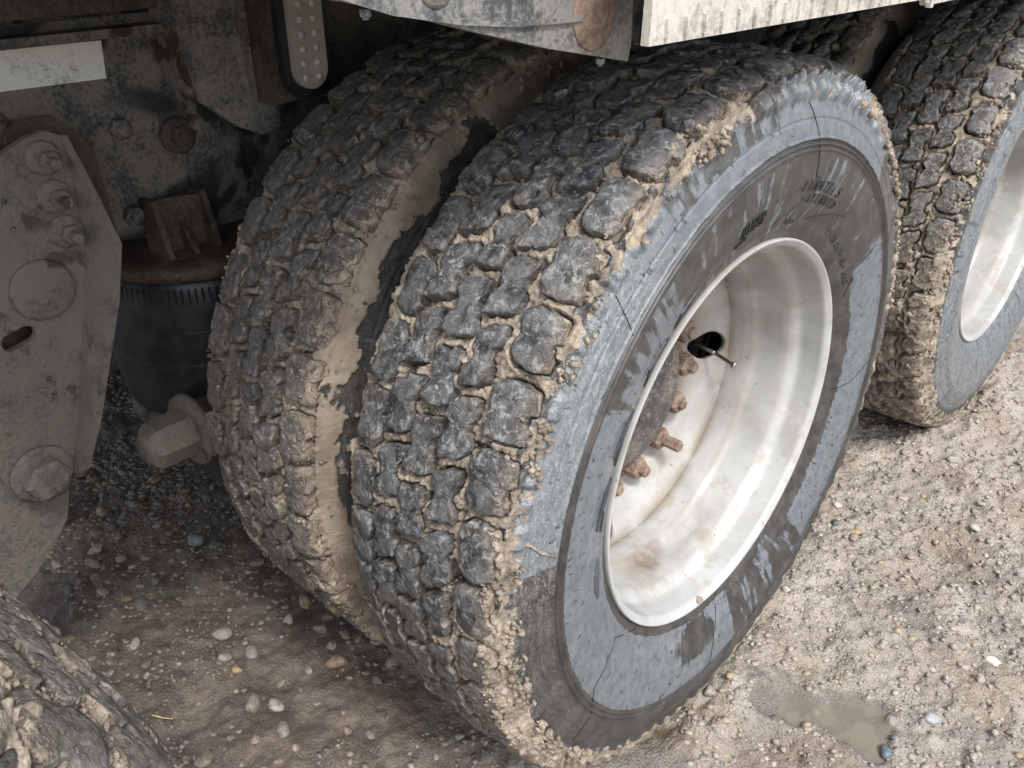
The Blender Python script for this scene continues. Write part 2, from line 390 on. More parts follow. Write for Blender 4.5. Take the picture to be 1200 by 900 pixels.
# rows: centre t, half width, half length, phase (degrees of phi), outline
ROWS = [(-.0815, .0165, .0318, 20.4, [(-x, y) for x, y in SPo][::-1]),
        (-.0405, .0155, .0318, 23.6, CP), (.0015, .0155, .0318, 20.2, [(x, -y) for x, y in CP][::-1]),
        (.0435, .0155, .0318, 24.2, CP), (.0920, .0188, .0318, 28.3, SPo)]
def row_poly(k):
    c, w, l, ph, out = ROWS[k]; p = chaikin(out, 2)
    p = p*[w, l]; 
    if 0 < k < 4: p[:, 1] += p[:, 0]*(.42 if k != 2 else .16)
    return p
POLY = [row_poly(k) for k in range(5)]
def build_sdf():
    S = np.arange(-.135, .1351, .001); Vv = np.arange(0, PL, .001)
    G = np.stack(np.meshgrid(S, Vv, indexing='ij'), -1).reshape(-1, 2)
    best = np.full(len(G), 1.)
    for k, (c, w, l, ph, o) in enumerate(ROWS):
        base = (math.radians(ph)*RB) % PL
        sel = np.abs(G[:, 0]-c) < w+.04
        g = G[sel]
        for off in (-PL, 0, PL):
            p = POLY[k]+[c, base+off]; a = p; b = np.roll(p, -1, 0); ab = b-a
            t = np.clip(((g[:, None]-a)*ab).sum(-1)/(ab**2).sum(-1), 0, 1)
            d = np.sqrt((((g[:, None]-(a+t[..., None]*ab)))**2).sum(-1)).min(1)
            cond = (a[:, 1] > g[:, None, 1]) != (b[:, 1] > g[:, None, 1])
            xi = a[:, 0]+(g[:, None, 1]-a[:, 1])*ab[:, 0]/np.where(ab[:, 1] == 0, 1e-9, ab[:, 1])
            ins = (cond & (g[:, None, 0] < xi)).sum(1) % 2 == 1
            d = np.where(ins, -d, d); best[sel] = np.minimum(best[sel], d)
    return best.reshape(len(S), len(Vv))
SDF = build_sdf()
def sdf(phi, t):
    i = np.clip(((t+.135)/.001), 0, SDF.shape[0]-1.001); j = ((phi*RB) % PL)/.001 % SDF.shape[1]
    i0 = i.astype(int); j0 = j.astype(int) % SDF.shape[1]; fi = i-i0; fj = j-np.floor(j); i1 = np.minimum(i0+1, SDF.shape[0]-1); j1 = (j0+1) % SDF.shape[1]
    return (SDF[i0, j0]*(1-fi)+SDF[i1, j0]*fi)*(1-fj)+(SDF[i0, j1]*(1-fi)+SDF[i1, j1]*fi)*fj

D = np.degrees
def box_phi(p, a, b, e=6): return ss(a-e, a+e, p)*(1-ss(b-e, b+e, p))
# mud cover, film and smear fields: phi degrees (0 front, 90 top), t across, r radius
def f_outer(p, t, r):
    p = ((p+130) % 360)-130
    cov = .20+0*p+.40*gs(t-.118, .013)*(1-.75*box_phi(p, 80, 116, 5))+.14*gs(t+.11, .03)+.16*(1-ss(-14, 6, p))*(np.abs(t) < .13)+.2*(1-ss(-30, 0, p))*gs(t-.13, .03)
    side = ss(.134, .146, t)
    cov = cov*(1-side)+side*(.05+.25*box_phi(p, -60, 2, 8)*gs(r-.475, .02))
    cov = np.where(t < -.12, .75, cov)
    A = ss(.427, .433, r)*(1-ss(.484, .492, r)); B = (1-ss(.408, .416, r))*ss(.308, .312, r)
    fa = .80*box_phi(p, 88, 132, 3)+.70*box_phi(p, 60, 88, 6)+.72*box_phi(p, 6, 60, 4)+.15*box_phi(p, 132, 175, 3)
    fa = fa-.24*box_phi(p, 58, 86, 6)*ss(.452, .46, r)
    lim = ss(.33, .39, r)
    fb = .82*box_phi(p, -95, 30, 3)-.85*gs(p+80, 9)*gs(r-.343, .030)+box_phi(p, 30, 52, 4)*(.62-.2*ss(.36, .40, r))+.40*box_phi(p, 50, 150, 5)+box_phi(p, 150, 235, 6)*(.2+.7*ss(.325, .345, r))
    fb = fb+(.43*(1-ss(-97, -90, p)))
    film = A*fa+B*fb+.78*box_phi(p, 86, 133, 3)*gs(r-.49, .012)
    smear = A*(.95*box_phi(p, 4, 52, 8)+.25*box_phi(p, 50, 88, 10)+.55*box_phi(p, 132, 200, 6))+.35*box_phi(p, -35, 6, 5)*A+B*.22*box_phi(p, -10, 35, 10)+ss(.47, .49, r)*(t > 0)*.45
    return cov, film, smear, 0*p
def f_inner(p, t, r):
    n = fbm(D(np.radians(p)*RB)*.33, t*40, s=91, o=4)
    cov = .36+.18*ss(.085, .108, t)+.10*gs(t+.1, .03)+.10*(1-ss(-20, 5, p))+0*p
    b = .1400+.085*(n-.5)+.03*(fbm(D(np.radians(p)*RB)*1.3, t*150, s=93, o=3)-.5)+.05*ss(64, 70, p)+.06*(1-ss(-14, 6, p))+.008*np.sin(np.radians(p*9))
    side = 1-ss(-.004, .004, t-b)
    cov = np.where(t > .112, .12+.86*side, cov)
    film = np.where(t > .12, .27, 0)+0*p
    return cov, film, .25+0*p, ss(.108, .118, t)*1.0
def f_rear(p, t, r):
    p = ((p+130) % 360)-130
    cov = .27+.30*(1-ss(0, 26, p))+.2*gs(t-.12, .015)+0*p
    side = ss(.134, .15, t)
    cov = cov*(1-side)+side*(.05+.35*(1-ss(-35, -8, p))*ss(.44, .48, r))
    film = side*(.62+.0*p); sm = side*(.9-.5*ss(-40, -60, p))
    return cov, film, sm, 0*p
def f_front(p, t, r):
    cov = .45+.06*np.sin(p*.7)+0*p
    side = ss(.134, .15, t); cov = cov*(1-side)+side*.5
    return cov, side*.3, .2+0*p, 0*p

RIBS = lambda p: .0008+.0072*box_phi(p, 80, 118, 5)
def build_tyre(C, seed, fields, lo, hi, dphi, dt, crumb=1., ropes=1., side_res=.0025, wide=1., ribs=lambda p: .001):
    fine = np.arange(lo, hi, dphi); rest = np.arange(hi, lo+360-1e-6, 2.)
    ph = np.r_[fine, rest]                       # degrees, seam closed by wrap
    seq = [np.arange(-TMAX, -.20, .008), np.arange(-.20, -.13, .004), np.arange(-.13, .15, dt), np.arange(.15, .245, side_res), np.arange(.245, TMAX+.001, .005)]
    ts = np.concatenate(seq); P_, T = np.meshgrid(ph, ts, indexing='ij'); pr = np.radians(P_)
    pw = ((P_+180) % 360)-180; pw = np.where(P_ > 180, P_, P_)
    s, r, ns, nr = prof_at(T); U = pr*RB
    cov, film, smear, smooth = fields(P_, T, r)
    d = sdf(pr, T); treadz = (1-ss(.112, .122, np.abs(T)))
    n1 = fbm(U*45, T*45, s=seed, o=3); n2 = fbm(U*90, T*90, s=seed+5, o=3); n3 = fbm(U*300, T*300, s=seed+9, o=4, g=.6); n4 = fbm(U*22, T*22, s=seed+3, o=3)
    rope = ss(.0012, .0030, d)*ss(.18, .36, n1)*ropes
    h = treadz*(-.001+.003*n2+.0185*rope*(.25+1.15*n4)+.0036*(n3-.5)*2)
    bp = 1-ss(-.003, .003, sdf(pr, np.full_like(T, .112)))
    w = ss(.106, .114, T)*(1-ss(.128, .140, T)); rib = ss(-.5, .5, np.sin(pr*42*5+.6*np.sin(pr*42)))
    h = h+w*(bp*.0085+rib*ribs(pw)*ss(.108, .116, T))
    w2 = ss(.106, .114, -T)*(1-ss(.122, .140, -T)); bp2 = 1-ss(-.003, .003, sdf(pr, np.full_like(T, -.108)))
    h = h+w2*bp2*.0095
    h = h*(1-.85*smooth*ss(.112, .12, T))
    so = T > .13
    h = h+so*(.0020*gs(r-.4885, .0013)-.0018*gs(r-.4535, .0013)+.0026*gs(r-.4305, .0014)-.0016*gs(r-.427, .001)+.0026*gs(r-.4235, .0013)-.0014*gs(r-.420, .001)+.0022*gs(r-.4165, .0012)+.0020*gs(r-.315, .003))
    c = cov+(n4-.5)*.55+(n2-.5)*.35
    m = ss(.55, .66, c)
    top = np.where(np.abs(T) < .100, .0245, .0245-.0205*ss(.100, .124, np.abs(T)))*(1-smooth)+smooth*.0035
    crum = (n3-.35)*.006*crumb*(1-.8*smooth)
    h2 = top*(.9+.25*n1)+crum
    m = m*(1-.0*m)
    h = np.where(m > 0, np.maximum(h, h*(1-m)+h2*m), h)
    h = h+(np.abs(T) < .14)*(n3-.5)*.0012
    mud = np.where(np.abs(T) < .116, np.maximum(ss(.0, .001, d)*(.28+.75*ss(.12, .40, rope)+.5*(n4-.5)), m), m*.95+.05*cov)  # bare rubber colour beside the blocks adds shade to the crevices
    mud = np.where((T >= .110) & (T < .135), np.maximum(m, (1-bp)*.7*ss(.3, .6, n2)), mud)
    S_ = s+ns*h; Rr = r+nr*h
    V = np.stack([S_*wide, -Rr*np.cos(pr), Rr*np.sin(pr)], -1)
    uv = np.stack([U, T], -1)
    o = mk('tyre', V, grid_faces(len(ph), len(ts), wrap_n=True), M_TYRE, truck, True, dict(mud=mud, film=film, smear=smear, smooth=smooth), C, uv)
    return o

def block_arrays(k, phi_c, seed, fields, lowres=False, wide=1.):
    c, w, l, ph, _ = ROWS[k]; p = POLY[k]
    if lowres: p = p[::3]
    p = p*(1+(rng.random((1, 2))-.5)*.10)
    sc_ = [1.04, 1.01, .982, .84, .6, .35, .12] if not lowres else [1.03, .97, .0]
    hh = [-.001, .0226, .0239, .0241, .0242, .0242, .0242] if not lowres else [-.001, .0235, .024]
    V = []; n = len(p)
    for q, h in zip(sc_, hh): V.append(np.c_[p*q, np.full(n, h)])
    V = np.concatenate(V); t = V[:, 0]+c; u = V[:, 1]+phi_c*RB; h = V[:, 2]
    if not lowres:
        e = fbm(u*120, t*120, s=seed+40, o=4, g=.65)-.5; e2 = fbm(u*130, t*130, s=seed+60, o=3)-.5; e3 = fbm(u*55, t*55, s=seed+80, o=3)-.5; e4 = fbm(u*260, t*260, s=seed+77, o=2)-.5
        ring = np.repeat(np.arange(len(sc_)), n); a = (ring > 0)
        e5 = fbm(u*48, t*48, s=seed+90, o=2)-.5; e6 = fbm(u*48, t*48, s=seed+95, o=2)-.5
        t = t+a*(e*.0080+e5*.0042); u = u+a*(e2*.0080+e6*.0055); tl = rng.normal(size=2)*.05; tl = tl*1.6; h = h+(ring > 0)*(V[:, 0]*tl[0]+V[:, 1]*tl[1]*.6+rng.normal()*.0010)+(ring > 0)*(e3*.0020+e4*.0016)-(ring > 1)*.0018*gs(V[:, 1]-V[:, 0]*.5+(e*.012), .0020)*(rng.random() < .5)
        if k == 4: h = h-ss(.098, .122, t)*.0060*(ring > 0)
        if k == 0: h = h-ss(.098, .122, -t)*.0060*(ring > 0)
    s, r, ns, nr = prof_at(t)
    phi = u/RB
    cov = fields(np.degrees(phi), t, r)[0]
    if not lowres: cov = cov+np.where(ring == 0, .40, 0)+.22*(fbm(u*40, t*40, s=seed+33, o=2)-.45)*2*(ring < 4)
    S_ = s+ns*h; Rr = r+nr*h
    X = np.stack([S_*wide, -Rr*np.cos(phi), Rr*np.sin(phi)], -1)
    F = grid_faces(len(sc_), n, wrap_m=True, flip=True).tolist()
    F.append(tuple((len(sc_)-1)*n+i for i in range(n)))
    return X, F, cov, n

def blocks(tyre, seed, fields, lo, hi, rows=range(5), wide=1.):
    lowV, lowF, lowM, off = [], [], [], 0; cnt = 0
    for k in range(5):
        for j in range(42):
            deg = ROWS[k][3]+j*360/42; deg = (deg-lo) % 360+lo
            if k in rows and deg < hi:
                X, F, m, n_ = block_arrays(k, math.radians(deg), seed, fields, wide=wide)
                ob = mk('tread_block', X, F, M_BLOCK, tyre, True, dict(mud=m)); cnt += 1
                fl_ = np.ones(len(ob.data.polygons), bool); fl_[:n_*2] = False; ob.data.polygons.foreach_set('use_smooth', fl_)
            else:
                X, F, m, n_ = block_arrays(k, math.radians(deg), seed, fields, True, wide)
                lowV.append(X); lowM.append(m); lowF += [tuple(i+off for i in f_) for f_ in F]; off += len(X)
    o = mk('tread_blocks', np.concatenate(lowV), lowF, M_BLOCK, tyre, True, dict(mud=np.concatenate(lowM))); o['kind'] = 'stuff'
    return cnt

CX = .018
T_OUT = build_tyre((CX, 0, ZA), 11, f_outer, -60, 185, .19, .0017, side_res=.0012, ribs=RIBS)
T_INN = build_tyre((-.303, 0, ZA), 29, f_inner, -60, 120, .24, .0021, ropes=.9)
T_REO = build_tyre((CX, 1.282, ZA), 47, f_rear, -70, 80, .30, .0024)
T_REI = build_tyre((-.303, 1.282, ZA), 53, f_inner, 20, 110, .5, .0035)
FW = 1.18
T_FRO = build_tyre((.085, -1.36, ZA), 67, f_front, 95, 185, .22, .0019, crumb=.35, wide=FW)
nb = blocks(T_OUT, 11, f_outer, -38, 112) + blocks(T_INN, 29, f_inner, -32, 100) + blocks(T_REO, 47, f_rear, -32, 66) + blocks(T_REI, 53, f_inner, 50, 95, (2, 3, 4)) + blocks(T_FRO, 67, f_front, 128, 166, wide=FW)
print('tread blocks as objects', nb)

# ---- sidewall lettering and seams on the outer tyre: raised strokes on the rubber
def side_pt(r, phi, lift=.0008):
    t = t_of_r(r); s, rr_, ns, nr = prof_at(np.array([t])); s = s[0]+ns[0]*lift; q = rr_[0]+nr[0]*lift
    return np.array([s, -q*math.cos(phi), q*math.sin(phi)])
def strokes(name, segs, mat, parent, wid=.0012, lift=.0016):
    V, F = [], []
    for (ra, pa, rb, pb) in segs:
        n = max(1, int(abs(pa-pb)/3), int(abs(ra-rb)/.012)); prev = None
        for i in range(n+1):
            k = i/n; r_ = ra+(rb-ra)*k; p_ = pa+(pb-pa)*k
            du, dv = math.radians(pb-pa)*ra, rb-ra; L = math.hypot(du, dv)+1e-9; w = wid/2
            ou, ov = -dv/L*w, du/L*w
            row = []
            for sgn, lf in ((-1, .0), (-.7, lift), (.7, lift), (1, .0)):
                row.append(side_pt(r_+ov*sgn, math.radians(p_)+ou*sgn/r_, lf))
            b = len(V); V += row
            if prev is not None:
                for q in range(3): F.append((prev+q, b+q, b+q+1, prev+q+1))
                if i == n: F.append((b, b+1, b+2, b+3))
            else: F.append((b+3, b+2, b+1, b))
            prev = b
    o = mk(name, V, F, mat, parent, False)
    if name == 'lettering': o['kind'] = 'stuff'
    return o
GL = {'A': [(0, 0, .5, 1), (.5, 1, 1, 0), (.2, .4, .8, .4)], 'E': [(0, 0, 0, 1), (0, 1, .9, 1), (0, .5, .8, .5), (0, 0, .9, 0)], 'N': [(0, 0, 0, 1), (0, 1, .9, 0), (.9, 0, .9, 1)],
      'T': [(0, 1, 1, 1), (.5, 1, .5, 0)], 'R': [(0, 0, 0, 1), (0, 1, .8, .85), (.8, .85, 0, .5), (.2, .5, .9, 0)], 'L': [(0, 0, 0, 1), (0, 0, .8, 0)], 'O': [(0, .2, 0, .8), (0, .8, .4, 1), (.4, 1, .9, .8), (.9, .8, .9, .2), (.9, .2, .4, 0), (.4, 0, 0, .2)],
      'S': [(.9, .9, .2, 1), (.2, 1, .1, .6), (.1, .6, .85, .45), (.85, .45, .7, 0), (.7, 0, 0, .1)], 'I': [(.4, 0, .4, 1)], 'W': [(0, 1, .25, 0), (.25, 0, .5, .8), (.5, .8, .75, 0), (.75, 0, 1, 1)], 'V': [(0, 1, .5, 0), (.5, 0, 1, 1)],
      'D': [(0, 0, 0, 1), (0, 1, .8, .7), (.8, .7, .8, .3), (.8, .3, 0, 0)], '1': [(.4, 0, .4, 1)], '2': [(0, .9, .8, .8), (.8, .8, 0, 0), (0, 0, .9, 0)], '5': [(.9, 1, 0, 1), (0, 1, 0, .5), (0, .5, .9, .4), (.9, .4, .6, 0), (.6, 0, 0, 0)], 'U': [(0, 1, .1, .1), (.1, .1, .8, .1), (.8, .1, .9, 1)], ' ': [], '-': [(.1, .5, .8, .5)]}
def word(txt, r, phi0, size, adv=1.35, slant=.0):
    """letters standing on radius r, reading clockwise as seen from outboard"""
    out = []
    for i, ch in enumerate(txt):
        for (x0, y0, x1, y1) in GL.get(ch, []):
            f_ = lambda x, y: (r+y*size, phi0+math.degrees((i*adv*size*.7+x*size*.7+y*size*slant)/r))
            a, b = f_(x0, y0), f_(x1, y1); out.append((a[0], a[1], b[0], b[1]))
    return out
seg = word('IINNTELS', .364, 97, .013, adv=1.75, slant=.35)+word('-ATENVED', .348, 99, .011, adv=1.9, slant=.25)
strokes('lettering', seg, M_LINE, T_OUT, .0013)
strokes('lettering', word('ALLSTEEL', .352, 75, .008)+word('TREADIN', .342, 75, .008)+word('VNTIL', .332, 74, .006), M_LINE, T_OUT, .0010)
strokes('lettering', word('WIRED', .318, 98, .006), M_LETTER, T_OUT, .0008)
strokes('lettering', word('LI ON OILT-15V-0NWUO', .322, 124, .0085, adv=1.3), M_LETTER, T_OUT, .0012)
# hatched logo letters round the bead
hat = []
for (p0, p1, ra, rb, lean) in [(57, 51.5, .322, .342, 2), (49.5, 44.5, .320, .342, -2), (42, 38, .321, .345, 3), (33, 27.5, .322, .345, -3), (25.5, 20.5, .322, .347, 3), (18, 12.5, .324, .345, -2), (10, 5, .324, .348, 3)]:
    n = 8
    for i in range(n+1):
        a = p0+(p1-p0)*i/n; hat.append((ra, a, rb, a+lean))
    hat += [(ra, p0, ra, p1), (rb, p0+lean, rb, p1+lean)]
for i in range(9):
    a = -1-8.5*i/8; k = .008*math.sin(math.pi*(i+.5)/9)+.003; hat.append((.334-k, a, .334+k, a-2))
strokes('lettering', hat, M_HATCH, T_OUT, .0013, .0022)
# scored seams across the sidewall
seams = [[(.488, 93.5), (.430, 98.5), (.382, 101.5), (.381, 104.5)], [(.345, 99), (.318, 91), (.302, 90)], [(.355, 126), (.325, 108)], [(.350, 79.5), (.352, 83)],
         [(.480, 46), (.424, 43)], [(.302, -45), (.33, -32), (.40, -31), (.427, -36), (.47, -38)], [(.302, -93), (.36, -88), (.42, -86)], [(.31, 189), (.36, 187), (.42, 182)], [(.34, 150), (.32, 156)], [(.47, 150), (.42, 153)], [(.470, 166), (.42, 169)]]
for sm_ in seams:
    strokes('seam', [(a_[0], a_[1], b_[0], b_[1]) for a_, b_ in zip(sm_[:-1], sm_[1:])], M_LINE, T_OUT, .0011, .0008)
strokes('mud_drip', [(.486, 12.5, .470, 12), (.470, 12, .455, 10.5), (.455, 10.5, .432, 9)], M_MUD, T_OUT, .003, .003)

# ---- rims
def build_rim(C, full=True):
    # outboard barrel: lip -> bead -> drop centre -> disc
    pr_ = [(.1105, .2900), (.1135, .2935), (.1145, .2950), (.1125, .2962), (.108, .2962), (.104, .296), (.098, .290), (.06, .287)]
    inn = [(.1105, .2900), (.107, .2850), (.1035, .2835), (.097, .2835), (.073, .2818), (.067, .2800), (.062, .2735), (.054, .2675), (.046, .2655), (.012, .2640), (.002, .2625), (-.006, .2575), (-.018, .2550), (-.055, .2545)]
    prof = inn[::-1]+pr_[1:]
    P = np.array(prof); d = np.r_[0, np.cumsum(np.hypot(*np.diff(P, axis=0).T))]
    q = np.linspace(0, d[-1], 90); P = np.c_[np.interp(q, d, P[:, 0]), np.interp(q, d, P[:, 1])]
    k = np.array([.25, .5, .25]); P[1:-1] = np.c_[np.convolve(P[:, 0], k, 'valid'), np.convolve(P[:, 1], k, 'valid')]
    n = 160; a = np.linspace(0, 2*math.pi, n, endpoint=False)
    A, S_ = np.meshgrid(a, P[:, 0], indexing='ij'); _, Q = np.meshgrid(a, P[:, 1], indexing='ij')
    V = np.stack([S_, Q*np.cos(A), Q*np.sin(A)], -1)
    stain_tone = gs(S_-.052, .006)*.35+gs(S_+.004, .010)*.5+ss(.0, -.05, S_)*.3*0+gs(S_+.05, .012)*.9+.25*ss(.2, .9, np.sin(A))  # darker along the barrel steps, the disc corner and the upper half
    stain_tone = stain_tone+1.6*gs(A-(2*math.pi-1.72), .16)*gs(S_-.012, .020)+.5*gs(A-(2*math.pi-1.4), .3)*gs(S_-.03, .008)  # brown stains low in the barrel
    rim = mk('rim', V, grid_faces(n, len(P), wrap_n=True), M_RIM, truck, True, dict(stain_tone=stain_tone), C)
    # disc with hand holes: polar grid whose hole cells are pushed out to circles
    dp = [(-.046, .2558), (-.050, .250), (-.056, .243), (-.064, .234), (-.071, .222), (-.077, .210), (-.083, .203), (-.094, .197), (-.102, .190), (-.105, .180), (-.106, .14), (-.106, .12), (-.106, .085)]
    hr, hc = .027, .223
    dpp = [(x_-.0, r_) for x_, r_ in dp]; back = [(x_-.010, r_) for x_, r_ in dp[::-1]]
    disc = lathe('disc', dpp+back+[dpp[0]], (0, 0, 0), (1, 0, 0), M_RIM, rim, 144, cap=False)
    for i in range(4):
        a_ = R_([2, -104, 107, 182][i])
        c_ = lathe('c', [(0, hr), (.12, hr)], (-.14, hc*math.cos(a_), hc*math.sin(a_)), (1, 0, 0), M_DARK, None, 36)
        c_.location = C
        md_ = disc.modifiers.new('h', 'BOOLEAN'); md_.object = c_; md_.operation = 'DIFFERENCE'; md_.solver = 'EXACT'
    bpy.context.view_layer.update()
    nm_ = bpy.data.meshes.new_from_object(disc.evaluated_get(bpy.context.evaluated_depsgraph_get())); 
    for m_ in list(disc.modifiers): bpy.data.objects.remove(m_.object)
    disc.modifiers.clear(); disc.data = nm_
    while len(nm_.materials) > 1: nm_.materials.pop()
    nm_.polygons.foreach_set('material_index', np.zeros(len(nm_.polygons), np.int32))
    at = nm_.attributes.get('stain_tone') or nm_.attributes.new('stain_tone', 'FLOAT', 'POINT')
    st = [0.15+.85*math.exp(-((math.hypot(v.co.y, v.co.z)-.252)/.008)**2)+.45*math.exp(-((math.hypot(v.co.y, v.co.z)-.185)/.02)**2) for v in nm_.vertices]  # darker towards the barrel corner and near the hub flange edge
    at.data.foreach_set('value', st)
    # hub, studs and nuts
    lathe('hub_flange', [(-.110, .188), (-.100, .188), (-.097, .184), (-.096, .138), (-.090, .136), (-.089, .09)], (0, 0, 0), (1, 0, 0), M_RUSTL, rim, 48)
    lathe('hub_cap', [(-.098, .137), (-.085, .136), (-.072, .130), (-.058, .116), (-.048, .095), (-.043, .07), (-.040, .03), (-.034, .028), (-.032, .02)], (0, 0, 0), (1, 0, 0), M_HUB, rim, 48)
    for i in range(15):
        an = R_(-3-24*i); c = (-.100, .1640*math.cos(an), .1640*math.sin(an)); lg = [.010, .006, .032, .010, .006][i % 5]
        lathe('wheel_nut', [(0, .0235), (.006, .0235), (.008, .0200), (.030, .0200), (.034, .0165), (.034, .0105), (.034+lg, .0105), (.036+lg, .008)], c, (1, 0, 0), M_RUSTL, rim, hexn=6)
    if full:
        vp = [(-.092, .214, .008), (-.050, .213, .004), (-.008, .211, -.006)]
        for a_, b_ in zip(vp[:-1], vp[1:]):
            dd = Vector(b_)-Vector(a_); L = dd.length
            pr2 = [(0, .0032), (L*.9, .0032), (L, .0034)] if b_ != vp[-1] else [(0, .0030), (L*.82, .0032), (L*.83, .005), (L*.92, .0055), (L*.93, .0078), (L, .0078), (L*1.005, .0045)]
            lathe('valve_stem', pr2, a_, dd, M_CHROME, rim, 14)
    return rim
RIM = build_rim((CX, 0, ZA)); RIM2 = build_rim((CX, 1.282, ZA), False)
# dried mud lump on the lip
# sticker inside the far rim
a = R_(-128)
sx, sr = .072, .2835
st = []
for q in (-.045, .045):
    for x in (-.012, .012): st.append((sx+x, (sr-.0015)*math.cos(a+q), (sr-.0015)*math.sin(a+q)))
stk = mk('sticker', st, [(0, 1, 3, 2)], M_STICKER, RIM2, False)
fc = bpy.data.curves.new('sticker_text', 'FONT'); fc.body = "OE'"; fc.size = .014; fc.extrude = .0003
fo = bpy.data.objects.new('t', fc); COL.objects.link(fo); bpy.context.view_layer.update()
me = bpy.data.meshes.new_from_object(fo.evaluated_get(bpy.context.evaluated_depsgraph_get())); bpy.data.objects.remove(fo)
vv = np.empty(len(me.vertices)*3, np.float32); me.vertices.foreach_get('co', vv); vv = vv.reshape(-1, 3); vv[:, :2] -= vv[:, :2].mean(0)
ang = a+vv[:, 0]/sr; q = sr-.0022-vv[:, 2]
vv = np.stack([sx-vv[:, 1], q*np.cos(ang), q*np.sin(ang)], -1); me.vertices.foreach_set('co', vv.astype(np.float32).ravel()); me.materials.clear(); me.materials.append(M_INK)
lo_ = bpy.data.objects.new('lettering', me); COL.objects.link(lo_); lo_.parent = RIM2

# ---- frame, bracket, spring
frame = plate('frame_rail', [(-1.6, .79), (-.518, .785), (-.40, .765), (2.4, .765), (2.4, 1.075), (-1.6, 1.075)], 0, -.61, -.60, M_FRAME, truck)
plate('reflective_tape', [(-.78, 1.005), (-.475, 1.001), (-.471, 1.048), (-.78, 1.051)], 0, -.5995, -.5975, M_TAPE, frame, 0)
plate('frame_flange', [(-1.6, 1.06), (-.37, 1.053), (-.37, 1.064), (-1.6, 1.071)], 0, -.5995, -.565, M_FRAME, frame)
plate('frame_flange', [(-1.6, 1.088), (-.37, 1.083), (-.37, 1.14), (-1.6, 1.14)], 0, -.5995, -.572, M_RUST, frame)
plate('joint_plate', [(-.392, .80), (-.30, .80), (-.30, 1.05), (-.366, 1.05)], 0, -.5995, -.590, M_FRAME, frame)
for c in ((-.473, .935), (-.48, .814)): bolt(frame, (-.6, c[0], c[1]), (1, 0, 0), .0155, M_FRAME, h=.012, stud=.004)
lathe('washer', [(0, .026), (.006, .026), (.007, .02)], (-.5895, -.396, .914), (1, 0, 0), M_RUST, frame, 20)
bolt(frame, (-.583, -.396, .914), (1, 0, 0), .0155, M_RUST, h=.012, stud=.004)

hp = [(-.80, .93), (-.689, .945), (-.659, .951), (-.625, .966), (-.602, .970), (-.588, .962), (-.583, .945), (-.590, .822), (-.648, .608), (-.678, .520), (-.70, .498), (-.725, .492), (-.750, .500), (-.765, .546), (-.771, .583), (-.80, .66)]
hanger = plate('hanger_bracket', hp, 0, -.512, -.50, M_HANGER, truck, .003)
# slot through the face: a real dark recess ring
bm = bmesh.new()
fl = [(-.588, .962, -.500), (-.580, .914, -.485), (-.572, .831, -.452), (-.594, .757, -.450), (-.652, .604, -.455), (-.678, .534, -.470), (-.692, .512, -.495)]
cr = [(-.588, .962), (-.586, .914), (-.592, .822), (-.612, .744), (-.655, .600), (-.680, .528), (-.694, .508)]
n = len(fl); A = [bm.verts.new((-.5005, y, z)) for y, z in cr]; B = [bm.verts.new((x, y, z)) for y, z, x in fl]
A2 = [bm.verts.new((-.5005, y+.009, z-.001)) for y, z in cr]; B2 = [bm.verts.new((x, y+.009, z-.001)) for y, z, x in fl]
for i in range(n-1):
    bm.faces.new((A[i], A[i+1], B[i+1], B[i])); bm.faces.new((A2[i], B2[i], B2[i+1], A2[i+1])); bm.faces.new((B[i], B[i+1], B2[i+1], B2[i]))
bm_obj('bracket_flange', bm, M_HANGER, hanger, .0012)
for y, z in ((-.609, .937), (-.608, .890), (-.606, .845)):
    lathe('washer', [(0, .021), (.004, .021), (.006, .017), (.007, .010)], (-.5, y-.004, z+.003), (1, -.1, 0), M_HANGER, hanger, 24)
    bolt(hanger, (-.4945, y, z), (1, 0, 0), .0135, M_HANGER, h=.012, stud=.016)
lathe('boss', [(0, .040), (.003, .039), (.005, .034), (.005, .001)], (-.5, -.654, .782), (1, 0, 0), M_HANGER, hanger, 32)
lathe('washer', [(0, .041), (.005, .041), (.007, .036), (.007, .01)], (-.5, -.719, .536), (1, 0, 0), M_HANGER, hanger, 32)
lathe('bolt', [(0, .030), (.020, .030), (.024, .024), (.024, .001)], (-.494, -.719, .536), (1, 0, 0), M_HANGER, hanger, hexn=6)
for i in range(12):
    y, z = -.70+rng.random()*.1, .60+rng.random()*.3
    lathe('stone_chip', [(0, .0035), (.0012, .002)], (-.5, y, z), (1, 0, 0), M_FRAME, hanger, 8)
# slot rim
N_ = 24; sl = []
for i in range(N_):
    a = 2*math.pi*i/N_; x = math.copysign(.010, math.cos(a))+.0115*math.cos(a); y = .0115*math.sin(a); t_ = .22
    sl.append((-.697+x*math.cos(t_)-y*math.sin(t_), .730+x*math.sin(t_)+y*math.cos(t_)))
cut = plate('slot_cutter', sl, 0, -.53, -.48, M_DARK, None, 0)
md = hanger.modifiers.new('cut', 'BOOLEAN'); md.object = cut; md.operation = 'DIFFERENCE'; md.solver = 'EXACT'
bpy.context.view_layer.update()
nm = bpy.data.meshes.new_from_object(hanger.evaluated_get(bpy.context.evaluated_depsgraph_get())); hanger.modifiers.clear(); hanger.data = nm
bpy.data.objects.remove(cut)
# back plate with rusty rolled edge behind the bracket
bk = plate('mounting_plate', [(-.80, .915), (-.689, .925), (-.645, .958), (-.612, .978), (-.575, .977), (-.555, .958), (-.535, .928), (-.53, .80), (-.62, .60), (-.80, .60)], 0, -.55, -.54, M_RUST, truck, .003)
